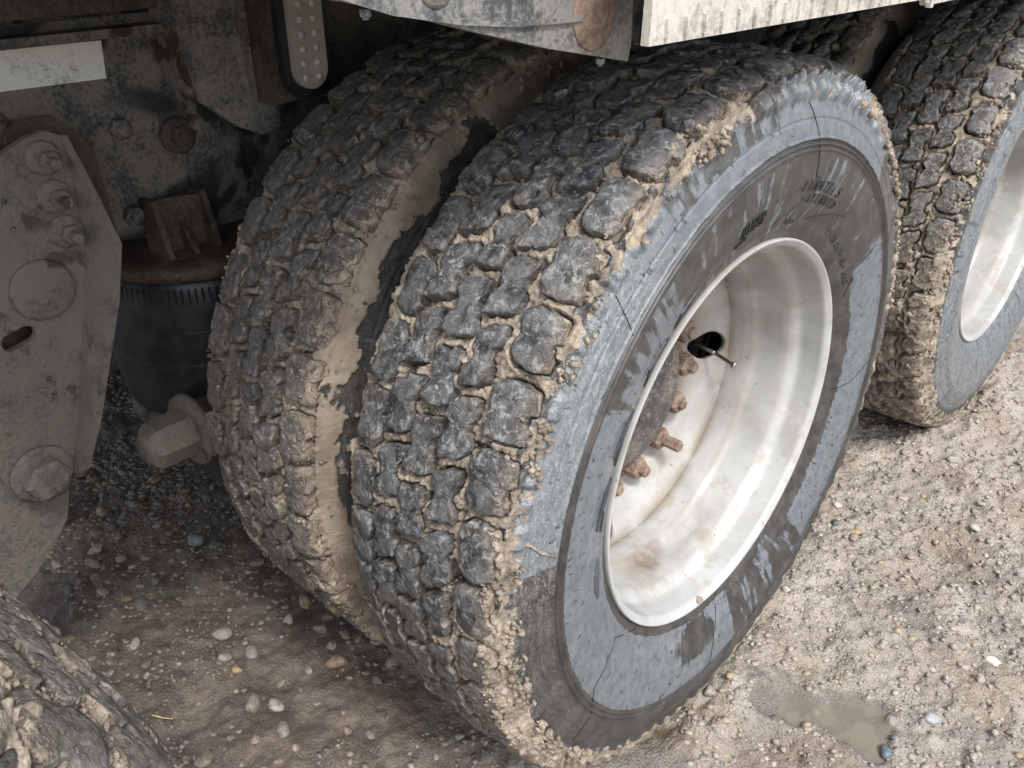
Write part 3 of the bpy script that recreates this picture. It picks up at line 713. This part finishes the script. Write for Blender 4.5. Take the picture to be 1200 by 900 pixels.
# trailing arm below
arm_pts = [(-1.3, .62), (-.80, .585), (-.759, .561), (-.70, .520), (-.688, .480), (-.70, .44), (-.728, .405), (-.765, .372), (-.82, .335), (-.90, .315), (-1.3, .30)]
plate('trailing_arm', arm_pts, 0, -.60, -.522, M_HANGER, truck, .012)

# air spring
sp = lathe('air_spring', [(.0, .125), (.004, .136), (.012, .141), (.03, .145), (.06, .148), (.10, .1500), (.14, .150), (.18, .148), (.215, .145), (.235, .138), (.24, .12)], (-.625, -.385, .500), (0, 0, 1), M_BELLOWS, truck, 72)
lathe('bead_plate', [(-.012, .05), (-.012, .147), (-.006, .153), (.004, .154), (.010, .149), (.013, .13), (.014, .01)], (-.625, -.385, .744), (0, 0, 1), M_RUST, sp, 72)
lathe('piston', [(-.018, .110), (-.016, .136), (-.006, .142), (.004, .138), (.006, .11)], (-.625, -.385, .494), (0, 0, 1), M_FRAME, sp, 64)
for z, rr_ in ((.712, .1455), (.700, .1462), (.655, .1505), (.602, .1508), (.600, .1505)):
    lathe('rubber_ridge', [(-.0012, rr_-.002), (0, rr_+.0008), (.0012, rr_-.002)], (-.625, -.385, z), (0, 0, 1), M_BELLOWS, sp, 72, cap=False)
for i in range(96):
    if 40 < i < 96 or True:
        a = 2*math.pi*i/96; c = (-.625+.1456*math.cos(a), -.385+.1456*math.sin(a), .702)
        if math.sin(a) < .35 and i % 1 == 0:
            o = plate('rubber_rib', [(c[0]-.0011, c[1]-.0011), (c[0]+.0011, c[1]-.0011), (c[0]+.0011, c[1]+.0011), (c[0]-.0011, c[1]+.0011)], 2, .700, .722, M_BELLOWS, sp, 0)
brk = plate('spring_bracket', [(-.462, .758), (-.385, .758), (-.390, .832), (-.457, .838)], 0, -.575, -.566, M_RUST, truck, .003)
for y0, y1 in ((-.468, -.460), (-.392, -.384)):
    plate('bracket_side', [(-.598, .836), (-.56, .838), (-.535, .758), (-.598, .758)], 1, y0, y1, M_RUST, brk, .002)
plate('bracket_gusset', [(-.566, .80), (-.53, .758), (-.566, .758)], 1, -.43, -.423, M_RUST, brk, .001)
# hex pin with flange
pin = lathe('arm_pin', [(0, .028), (.007, .034), (.012, .037), (.066, .038), (.070, .036)], (-.50, -.578, .506), (-.08, 1, -.04), M_HANGER, truck, hexn=6)
lathe('pin_centre', [(-.005, .001), (-.006, .018), (-.001, .024), (.01, .028)], (-.50, -.578, .506), (-.08, 1, -.04), M_HANGER, pin, 28)
lathe('pin_flange', [(.068, .04), (.070, .056), (.079, .058), (.083, .052), (.087, .044), (.17, .042)], (-.50, -.578, .506), (-.08, 1, -.04), M_HANGER, pin, 36)
box('axle_seat', (-.68, -.46, .36), (-.50, .08, .455), M_DARK, truck, .02)

# hanging bracket and lamp
M_BRK = make_steel('scuffed_bracket_steel', (.055, .06, .068), (.25, .23, .205), .72, bs=1.3)
hb = [(-.399, 1.20), (-.268, 1.20), (-.266, .996), (-.270, .916), (-.300, .908), (-.335, .925), (-.385, .965), (-.396, 1.055)]
bkt = plate('hanging_bracket', hb, 0, -.535, -.52, M_BRK, truck, .004)
plate('bracket_side', [(-.60, 1.20), (-.535, 1.20), (-.535, .93), (-.60, 1.0)], 1, -.398, -.388, M_FRAME, bkt, .002)
plate('pressed_rib', [(-.345, 1.20), (-.325, 1.20), (-.315, .955), (-.330, .950)], 0, -.5198, -.512, M_BRK, bkt, .004)
def stadium(cy, w, z0, z1, n=10):
    p = []
    for i in range(n+1): a = math.pi+math.pi*i/n; p.append((cy+w*math.cos(a), z0+w+w*math.sin(a)))
    for i in range(n+1): a = math.pi*i/n; p.append((cy+w*math.cos(a), z1-w+w*math.sin(a)))
    return p
lp = plate('marker_lamp', [(-.300, .955), (-.203, .965), (-.203, 1.2), (-.300, 1.2)], 0, -.52, -.475, M_RUST, truck, .008)
plate('lamp_grommet', stadium(-.249, .040, .958, 1.18), 0, -.475, -.462, M_BELLOWS, lp, .005)
ln = plate('lamp_lens', stadium(-.250, .027, .974, 1.165), 0, -.465, -.452, M_LENS, lp, .006)
for i in range(9):
    for j in (-1, 1):
        lathe('diode', [(0, .0055), (.0018, .005), (.003, .001)], (-.452, -.250+j*.011, .990+i*.019), (1, 0, 0), M_LED, ln, 12)
for p in lp.data.polygons: pass

# fender support plate above the duals
fp = [(-.80, 1.17), (-.609, 1.152), (-.573, 1.1445), (-.542, 1.137), (-.473, 1.118), (-.39, 1.097), (-.318, 1.082), (-.271, 1.072), (-.267, 1.085), (-.267, 1.36), (-.80, 1.36)]
fpl = plate('support_plate', fp, 0, .085, .10, M_PLATE, truck, .003)
bm = bmesh.new()
rl = [(-.615, 1.157), (-.56, 1.140), (-.491, 1.127), (-.43, 1.120), (-.38, 1.118), (-.345, 1.117)]
for (y0, z0), (y1, z1) in zip(rl[:-1], rl[1:]):
    add_prism(bm, [(y0, z0-.002), (y1, z1-.002), (y1, z1+.002), (y0, z0+.002)], 0, .0995, .1035)
bm_obj('pressed_edge', bm, M_PLATE, fpl, .0008)
lathe('rust_boss', [(0, .031), (.0012, .029), (.0018, .024), (.0018, .018), (.004, .016), (.005, .010)], (.1, -.325, 1.118), (1, 0, 0), M_RUSTL, fpl, 32)
lathe('rust_patch', [(0, .017), (.0012, .015)], (.1, -.330, 1.106), (1, 0, 0), M_RUSTL, fpl, 24)
lathe('boss', [(0, .018), (.0008, .0175), (.0014, .015)], (.1, -.515, 1.156), (1, 0, 0), M_HANGER, fpl, 28)
for y, z in ((-.577, 1.141), (-.305, 1.076)): bolt(fpl, (.093, y, z+.002), (0, 0, -1), .0045, M_PLATE, h=.005, stud=.002)
box('cross_beam', (-.60, -.27, 1.13), (.085, -.22, 1.36), M_RUST, truck)
box('cross_beam', (-.60, -.80, 1.17), (.085, -.74, 1.36), M_DARK, truck)

# tread plate skirt
tp = plate('tread_plate', [(-.382, 1.107), (.20, 1.098), (.205, 1.090), (2.4, 1.084), (2.4, 1.34), (-.372, 1.34)], 0, .192, .20, M_TREADPLATE, truck, .0015)
bm = bmesh.new()
yy = -.36; ri = 0
while yy < .9:
    for zi in range(9):
        z = 1.112+zi*.022; y = yy+(.011 if zi % 2 else 0); d = 1 if zi % 2 else -1
        if z > 1.32: continue
        L, w = .009, .0022
        p = [(y-L*.3*d, z-L), (y-L*.3*d+w, z-L+.001), (y+L*.5*d, z), (y+L*.3*d, z+L), (y+L*.3*d-w, z+L-.001), (y+L*.1*d-w, z)]
        e_ = 1.107-.0155*(y+.382) if y < .2 else 1.09
        if zi == 0: p = [(y-.0016, e_+.004), (y+.0016, e_+.004), (y+.0022, e_+.019), (y-.0018, e_+.019)]
        elif z-L < e_+.021: continue
        add_prism(bm, p, 0, .1998, .2034)
    yy += .028
pat = bm_obj('raised_pattern', bm, M_TREADPLATE, tp, 0); pat['kind'] = 'stuff'
plate('end_seam', [(.205, 1.088), (.212, 1.088), (.212, 1.34), (.205, 1.34)], 0, .1995, .206, M_TREADPLATE, tp, .001)

# unseen deck added behind the tread plate to shade the tyre tops
box('shade_deck', (-.56, -.20, 1.215), (.190, 2.4, 1.222), M_DARK, truck)
# load body overhead, far rail, axles and the far wheels
bf = plate('body_floor', [(-2.35, -2.6), (-.36, -2.6), (-.36, -1.0), (.20, -1.0), (.20, 2.6), (-2.35, 2.6)], 2, 1.36, 1.42, M_DARK, truck, .003)  # unseen; outline lengthened and stepped to set the shade underneath
for i in range(6): box('floor_bearer', (-2.3, -.5+i*.5, 1.30), (.08, -.44+i*.5, 1.359), M_DARK, bf)
box('frame_rail', (-1.47, -1.6, .79), (-1.46, 2.4, 1.075), M_FRAME, truck)
for y in (0, 1.282):
    lathe('axle', [(0, .062), (1.2, .062)], (-1.65, y, ZA), (1, 0, 0), M_DARK, truck, 24)
def plain_tyre(C, prof_s=1):
    P = PR.copy(); P = np.concatenate([(P*[-1, 1])[::-1][:-1], P]); P[:, 1] += np.where(np.abs(P[:, 0]) < .12, .014, 0)
    a = np.linspace(0, 2*math.pi, 64, endpoint=False); A, S_ = np.meshgrid(a, P[:, 0], indexing='ij'); _, Q = np.meshgrid(a, P[:, 1], indexing='ij')
    return mk('tyre', np.stack([S_, Q*np.cos(A), Q*np.sin(A)], -1), grid_faces(64, len(P), wrap_n=True, flip=True), M_BLOCK, truck, True, dict(mud=np.full(A.shape, .45)), C)
for y in (0, 1.282):
    for x in (-1.78, -2.10): plain_tyre((x, y, ZA))
    lathe('brake_drum', [(0, .20), (.16, .205), (.17, .18)], (-.47, y, ZA), (1, 0, 0), M_RUST, truck, 40)
    lathe('rim', [(0, .12), (0, .285), (.22, .285), (.22, .26)], (-.41, y, ZA), (1, 0, 0), M_RUST, truck, 48)

# ------------------------------------------------------------------ ground
def axis_pts(lo, hi, fine, far):
    c = list(np.arange(lo, hi, fine)); st = fine; x = hi
    while x < far: c.append(x); st *= 1.22; x += st
    st = fine; x = lo-fine
    while x > -far: c.insert(0, x); st *= 1.22; x -= st
    return np.array(c)
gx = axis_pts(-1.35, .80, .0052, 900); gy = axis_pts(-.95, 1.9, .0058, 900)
GX, GY = np.meshgrid(gx, gy, indexing='ij')
PUD = [(.258, .090, .062, .040, .5), (.350, .130, .058, .034, .9), (.40, .095, .03, .025, 0), (.13, -.20, .09, .055, .9)]
def pud_field(x, y):
    n = (fbm(x*22, y*22, s=301, o=4)-.5)*1.5; m = np.full(np.shape(x), -9.)
    for (cx, cy, a, b, th) in PUD:
        u = ((x-cx)*math.cos(th)+(y-cy)*math.sin(th))/a; v = (-(x-cx)*math.sin(th)+(y-cy)*math.cos(th))/b
        m = np.maximum(m, 1-np.hypot(u, v)+n)
    return m
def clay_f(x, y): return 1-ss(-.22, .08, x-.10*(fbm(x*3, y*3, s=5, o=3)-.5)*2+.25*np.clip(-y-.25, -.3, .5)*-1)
def ground_h(x, y):
    d = np.hypot(x, y); near = 1-ss(6, 40, d)
    cl = clay_f(x, y)
    h = (fbm(x*3.1, y*3.1, s=201, o=3)-.5)*.045
    rough = (fbm(x*22, y*22, s=211, o=5, g=.55)-.5)*.026
    ridg = np.abs(fbm(x*11, y*11, s=221, o=4)-.5)*2
    fine = (fbm(x*75, y*75, s=231, o=3, g=.6)-.5)*.0115
    cr_ = ss(.45, .55, fbm(x*42, y*42, s=237, o=5, g=.7))*.0045*(1-.6*cl)
    h = h+rough*(1-.35*cl)+(.09-ridg*.12)*.10*(1-.2*cl)*.5+fine*(1.4-.6*cl)+cr_
    pf = pud_field(x, y); b_ = ss(-1.3, -.35, pf); h = h*(1-b_)+b_*(.0035+(rough+fine)*.55+cr_*.6)
    w = ss(-.25, .35, pf)
    h = h*(1-w)+(-.010+fine*.4)*w
    for (tx, ty) in ((CX, 0), (-.303, 0), (CX, 1.282), (-.303, 1.282), (.085, -1.36)):   # squeezed mud round each contact patch
        e = np.hypot((x-tx)/.18, (y-ty)/.26); h = h+.020*gs(e-1, .3)*(.4+fbm(x*30, y*30, s=241, o=3)*.9)-.006*(e < .8)
    return h*near
GZ = ground_h(GX, GY); wet = np.clip(ss(-.35, .0, pud_field(GX, GY))+.5*ss(.50, .60, fbm(GX*5, GY*5, s=251, o=3))+.8*ss(1.2, .4, np.hypot((GX-.335)/.05, (GY-.455)/.09)), 0, 1)
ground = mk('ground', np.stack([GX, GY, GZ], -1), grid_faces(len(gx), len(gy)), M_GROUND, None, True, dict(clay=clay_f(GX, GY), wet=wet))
tag(ground, kind='structure')

def puddle(name, x0, x1, y0, y1, col, z):
    xs = np.linspace(x0, x1, 60); ys = np.linspace(y0, y1, 60); X, Y = np.meshgrid(xs, ys, indexing='ij')
    ok = (pud_field(X, Y) > -.55)
    q = grid_faces(60, 60); k = ok.ravel()[q].all(1); q = q[k]
    u = np.unique(q); mp = -np.ones(3600, int); mp[u] = np.arange(len(u))
    V = np.stack([X, Y, np.full_like(X, z)], -1).reshape(-1, 3)[u]
    N = NT('muddy_water'); n = N.noise(N.pos, 25, 3)
    mat = N.out(N.mix(N.ramp(n, .4, .6), col, tuple(c*.8 for c in col)), .03, N.bump(N.noise(N.pos, 9, 2), .02, .01), spec=.8); N.b.inputs['Alpha'].default_value = .62
    o = mk(name, V, mp[q], mat, None, False); return tag(o, kind='structure')
puddle('puddle', .14, .53, -.03, .28, (.33, .30, .235), -.0022)
puddle('puddle', .0, .28, -.34, -.05, (.20, .155, .10), -.0030)

# ------------------------------------------------------------------ stones
def rock(seed, sub=2, ang=.5):
    bm = bmesh.new(); bmesh.ops.create_icosphere(bm, subdivisions=sub, radius=1)
    V = np.array([v.co[:] for v in bm.verts]); F = [tuple(v.index for v in f_.verts) for f_ in bm.faces]; bm.free()
    r_ = np.random.default_rng(seed)
    d = .75+.5*fbm(V[:, 0]*1.1+9, V[:, 1]*1.1+9, V[:, 2]*1.1+9, s=seed, o=2)
    for _ in range(int(12*ang)+5):
        nn = r_.normal(size=3); nn /= np.linalg.norm(nn); c = .50+.28*r_.random(); p = V@nn*d; k = p > c; d = np.where(k, d*c/np.maximum(p, 1e-6), d)
    V = V*d[:, None]*[1, .72+.2*r_.random(), .42+.25*r_.random()]
    return V*.5/np.abs(V[:, 0]).max(), F
ROCKS = [rock(500+i, 2, .2+.1*i) for i in range(9)]
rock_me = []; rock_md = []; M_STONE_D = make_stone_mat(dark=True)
for i, (V, F) in enumerate(ROCKS):
    me = bpy.data.meshes.new('stone'); me.from_pydata(V.tolist(), [], F); me.materials.append(M_STONE)
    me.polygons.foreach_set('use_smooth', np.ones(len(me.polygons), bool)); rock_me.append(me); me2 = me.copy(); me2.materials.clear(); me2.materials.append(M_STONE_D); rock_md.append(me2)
def zg(x, y): return float(ground_h(np.array([x]), np.array([y]))[0])
# individually lying stones that stand out in the photograph: x, y, size, rock, turn, colour, label
def tinted(name, c): return simple(name, c, .5, 120, .3, bmp=.3)
SP = [(-.59, -.49, .046, 6, .6, (.30, .265, .22), 'largest pale stone on the dark mud between the front tyre and the dual wheels', 'stone'),
      (-.533, -.522, .030, 2, 1.4, (.25, .235, .21), 'grey oval stone just below the largest pale one on the mud', 'stone'),
      (-.494, -.521, .024, 0, .5, (.36, .28, .16), 'small rounded yellow stone in the group of stones on the dark mud', 'stone'),
      (-.51, -.481, .036, 7, -.3, (.27, .22, .20), 'pinkish angular stone beside the largest pale one', 'stone'),
      (-.863, -.392, .042, 8, .2, (.17, .19, .195), 'flat blue grey stone chip lying behind the hanger bracket arm', 'stone'),
      (-.820, -.372, .032, 5, 1.0, (.13, .15, .16), 'dark angular slate chip beside the flat blue grey one', 'stone'),
      (-.805, -.573, .026, 1, .9, (.27, .205, .12), 'small ochre brown stone on the mud under the frame', 'stone'),
      (-1.0, -.625, .030, 3, .2, (.27, .26, .24), 'pale grey pebble nearest the trailing arm', 'stone'),
      (.421, .101, .030, 8, 1.9, (.13, .17, .19), 'dark blue grey wedge shaped stone at the edge of the puddle', 'stone'),
      (.30, .105, .014, 3, .3, (.62, .58, .50), 'small cream pebble standing between the two puddles', 'stone'),
      (.147, .605, .024, 1, .5, (.42, .27, .15), 'orange brown stone on the sandy ground right of the white rim', 'stone'),
      (.202, .845, .022, 4, 1.0, (.46, .36, .17), 'mustard yellow stone far right on the sandy ground', 'stone'),
      (.251, .449, .018, 6, .3, (.50, .41, .20), 'small bright yellow stone alone in the sand beside the wet patch', 'stone'),
      (.451, .203, .030, 5, .6, (.36, .40, .41), 'light blue grey sliver of stone right of the puddles', 'stone'),
      (.133, .307, .022, 0, .1, (.48, .48, .45), 'round light grey pebble near the lower right edge of the tyre', 'stone'),
      (.482, .414, .032, 3, .3, (.62, .57, .50), 'long cream stone at the right border of the gravel', 'stone'),
      (.100, .600, .022, 8, 1.8, (.10, .14, .13), 'dark green leaf shaped stone close to the tyre', 'stone')]
for i, (x, y, s_, k, a, c, lab, cat) in enumerate(SP):
    me = rock_me[k].copy(); me.materials.clear(); me.materials.append(tinted('loose_stone_%d' % i, c))
    o = bpy.data.objects.new('stone', me); COL.objects.link(o); o.scale = (s_, s_*.9, s_*.9)
    o.location = (x, y, zg(x, y)+s_*.12); o.rotation_euler = (.1, .12, a); tag(o, lab, cat, 'loose stones that stand out on the ground')
placed = [(x, y, s_) for x, y, s_, *_ in SP]
def in_view(x, y):
    d = Vector((x, y, 0))-Vector((.621, -.9915, 1.2145)); z = d.dot(f)
    return z > 0 and abs(d.dot(rr)/z*1023.6) < 640 and abs(d.dot(uu)/z*1023.6) < 490
def blocked(x, y):
    return any(abs(x-tx) < .13 and abs(y-ty) < .22 for tx, ty in ((CX, 0), (-.303, 0), (CX, 1.282), (-.303, 1.282)))
cnt = 0; tries = 0
while cnt < 290 and tries < 20000:
    tries += 1
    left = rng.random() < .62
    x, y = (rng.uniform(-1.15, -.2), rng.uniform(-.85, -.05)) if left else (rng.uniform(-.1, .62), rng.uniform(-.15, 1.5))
    if not in_view(x, y) or blocked(x, y): continue
    if fbm(np.array([x*6]), np.array([y*6]), s=77, o=2)[0] < .42+.2*rng.random(): continue
    s_ = (.012+.022*rng.random()**2.0)*(1.35 if left else .95)
    if float(pud_field(np.array([x]), np.array([y]))[0]) > -.1: continue
    if any((x-a_)**2+(y-b_)**2 < ((s_+c_)*.5)**2 for a_, b_, c_ in placed): continue
    placed.append((x, y, s_))
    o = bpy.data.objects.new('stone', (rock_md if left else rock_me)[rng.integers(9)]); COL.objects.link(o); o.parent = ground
    o.scale = (s_, s_*rng.uniform(.75, 1), s_*rng.uniform(.6, 1)); o.location = (x, y, zg(x, y)+s_*.06)
    o.rotation_euler = (rng.normal()*.25, rng.normal()*.25, rng.random()*6.28); cnt += 1
# grit and gravel too small to pick apart
def gravel(name, n, xr, yr, smin, smax, pw, seed, dens=None, sub=1, mat=None):
    r_ = np.random.default_rng(seed); x = r_.uniform(*xr, n); y = r_.uniform(*yr, n)
    k = fbm(x*7, y*7, s=seed, o=3)+r_.normal(size=n)*.05 > (dens or .40)
    k &= pud_field(x, y) < -.15
    x, y = x[k], y[k]; n = len(x); s_ = smin+(smax-smin)*r_.random(n)**pw
    z = ground_h(x, y)
    base = [rock(900+i, sub, .6) for i in range(6)]
    V, F, T, off = [], [], [], 0
    for i in range(6):
        B, Fb = base[i]; id_ = np.arange(i, n, 6); m = len(id_)
        a = r_.random(m)*6.283; ti = r_.normal(size=m)*.35
        ca, sa, ct, st_ = np.cos(a), np.sin(a), np.cos(ti), np.sin(ti)
        X = B[None, :, 0]*s_[id_, None]; Y = B[None, :, 1]*s_[id_, None]; Z = B[None, :, 2]*s_[id_, None]*.7
        X, Z = X*ct[:, None]-Z*st_[:, None], X*st_[:, None]+Z*ct[:, None]
        X, Y = X*ca[:, None]-Y*sa[:, None], X*sa[:, None]+Y*ca[:, None]
        W = np.stack([X+x[id_, None], Y+y[id_, None], Z+(z[id_]+s_[id_]*.0)[:, None]], -1).reshape(-1, 3)
        V.append(W); Fb = np.array(Fb); F.append((Fb[None]+(np.arange(m)*len(B))[:, None, None]).reshape(-1, 3)+off)
        T.append(np.repeat(r_.random(m), len(B))); off += len(W)
    o = mk(name, np.concatenate(V), np.concatenate(F), mat or M_GRAVEL, None, sub > 1 and True, dict(tint=np.concatenate(T)))
    return tag(o, kind='stuff')
g1 = gravel('gravel', 30000, (-.15, .70), (-.45, 1.7), .0026, .017, 5.0, 31, .33)
tag(g1, 'fine pale grit and pebbles strewn over the sandy ground right of the wheels', 'gravel')
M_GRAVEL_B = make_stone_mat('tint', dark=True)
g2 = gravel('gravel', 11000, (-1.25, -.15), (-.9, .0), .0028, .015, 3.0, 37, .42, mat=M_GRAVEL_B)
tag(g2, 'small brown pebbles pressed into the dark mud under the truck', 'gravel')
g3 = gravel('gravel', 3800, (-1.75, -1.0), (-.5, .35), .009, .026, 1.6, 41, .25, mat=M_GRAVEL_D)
tag(g3, 'heap of dark washed gravel behind the hanger bracket', 'gravel')

# straws
def straw(pts, w, label):
    V, F = [], []
    for i, p in enumerate(pts):
        d = Vector(pts[min(i+1, len(pts)-1)])-Vector(pts[max(i-1, 0)]); X, Y, _ = frame_of(d)
        for k in range(6): a = k*math.pi/3; V.append(Vector(p)+X*w*math.cos(a)+Y*w*.6*math.sin(a))
    n = len(pts); F = [tuple(q) for q in grid_faces(n, 6, wrap_m=True)]; F += [tuple(range(6))[::-1], tuple((n-1)*6+k for k in range(6))]
    return tag(mk('straw', V, F, M_STRAW, None, True), label, 'straw')
straw([(-.512, -.672, zg(-.512, -.672)+.006), (-.497, -.662, zg(-.497, -.662)+.007), (-.484, -.650, zg(-.484, -.65)+.006)], .0014, 'short yellow straw lying on the dark mud beside the front tyre')
# crumbly mud clods thrown against the shoulders: joined, nobody could count them
def clods(tyre, n, p0, p1, t0, t1, seed, smax=.012, groove=False, cut=.50):
    r_ = np.random.default_rng(seed); ph = R_(1)*r_.uniform(p0, p1, n); t = r_.uniform(t0, t1, n)
    k = (fbm(ph*RB*30, t*30, s=seed, o=3) > cut) & ((not groove) | (sdf(ph, t) > .0016)); ph, t = ph[k], t[k]; n = len(ph)
    s_ = .003+(smax-.003)*r_.random(n)**2.5; B, Fb = rock(960+seed, 1, .8); Fb = np.array(Fb)
    s0, r0_, ns, nr = prof_at(t); h = np.where(np.abs(t) < .108, .010 if groove else .022, .009)*r_.uniform(.6, 1.1, n)
    S = s0+ns*h; Q = r0_+nr*h; c = np.stack([S, -Q*np.cos(ph), Q*np.sin(ph)], -1)
    a = r_.random((n, 2))*6.28; W = []
    for j in range(n):
        m = Matrix.Rotation(a[j, 0], 3, 'X') @ Matrix.Rotation(a[j, 1], 3, 'Z'); W.append(B @ np.array(m).T*s_[j]*[1.1, 1.1, 1.3]+c[j])
    F = (Fb[None]+(np.arange(n)*len(B))[:, None, None]).reshape(-1, 3)
    o = mk('mud_clods', np.concatenate(W), F, M_MUD, tyre, True); o['kind'] = 'stuff'
clods(T_OUT, 1500, -40, 78, .102, .134, 3)
clods(T_OUT, 400, 112, 150, .104, .130, 4)
clods(T_OUT, 700, -45, 2, .095, .138, 5)
clods(T_OUT, 400, 110, 175, .110, .132, 9)
clods(T_INN, 1000, -30, 95, .070, .130, 6)
clods(T_INN, 400, -30, 60, -.12, -.09, 7, .009)
clods(T_REO, 1200, -30, 60, .095, .130, 8)
clods(T_FRO, 900, 130, 175, -.10, .12, 12, .009)
clods(T_OUT, 9000, -40, 100, -.11, .11, 21, .0085, True, .42)
clods(T_INN, 5000, -30, 95, -.11, .09, 22, .0075, True, .45)
clods(T_REO, 7000, -30, 62, -.11, .11, 23, .0095, True, .40)
# a dab of mud caught on the lower lip of the near rim, a wedged pebble in the tread
V_, F_ = rock(777, 2, .6)
an_ = R_(-97)
mk('mud_dab', V_*.020+np.array([.108, .287*math.cos(an_), .287*math.sin(an_)]), F_, M_MUD, RIM, True)
for (ph_, t_, s_) in ((31.5, .022, .014), (17.5, -.052, .011), (57, .07, .009), (9, .075, .010)):
    s0, r0_, ns_, nr_ = [q[0] for q in prof_at(np.array([t_]))]; q_ = r0_+.019*nr_
    mk('wedged_stone', V_*s_+np.array([s0, -q_*math.cos(R_(ph_)), q_*math.sin(R_(ph_))]), F_, M_STONE, T_OUT, True)
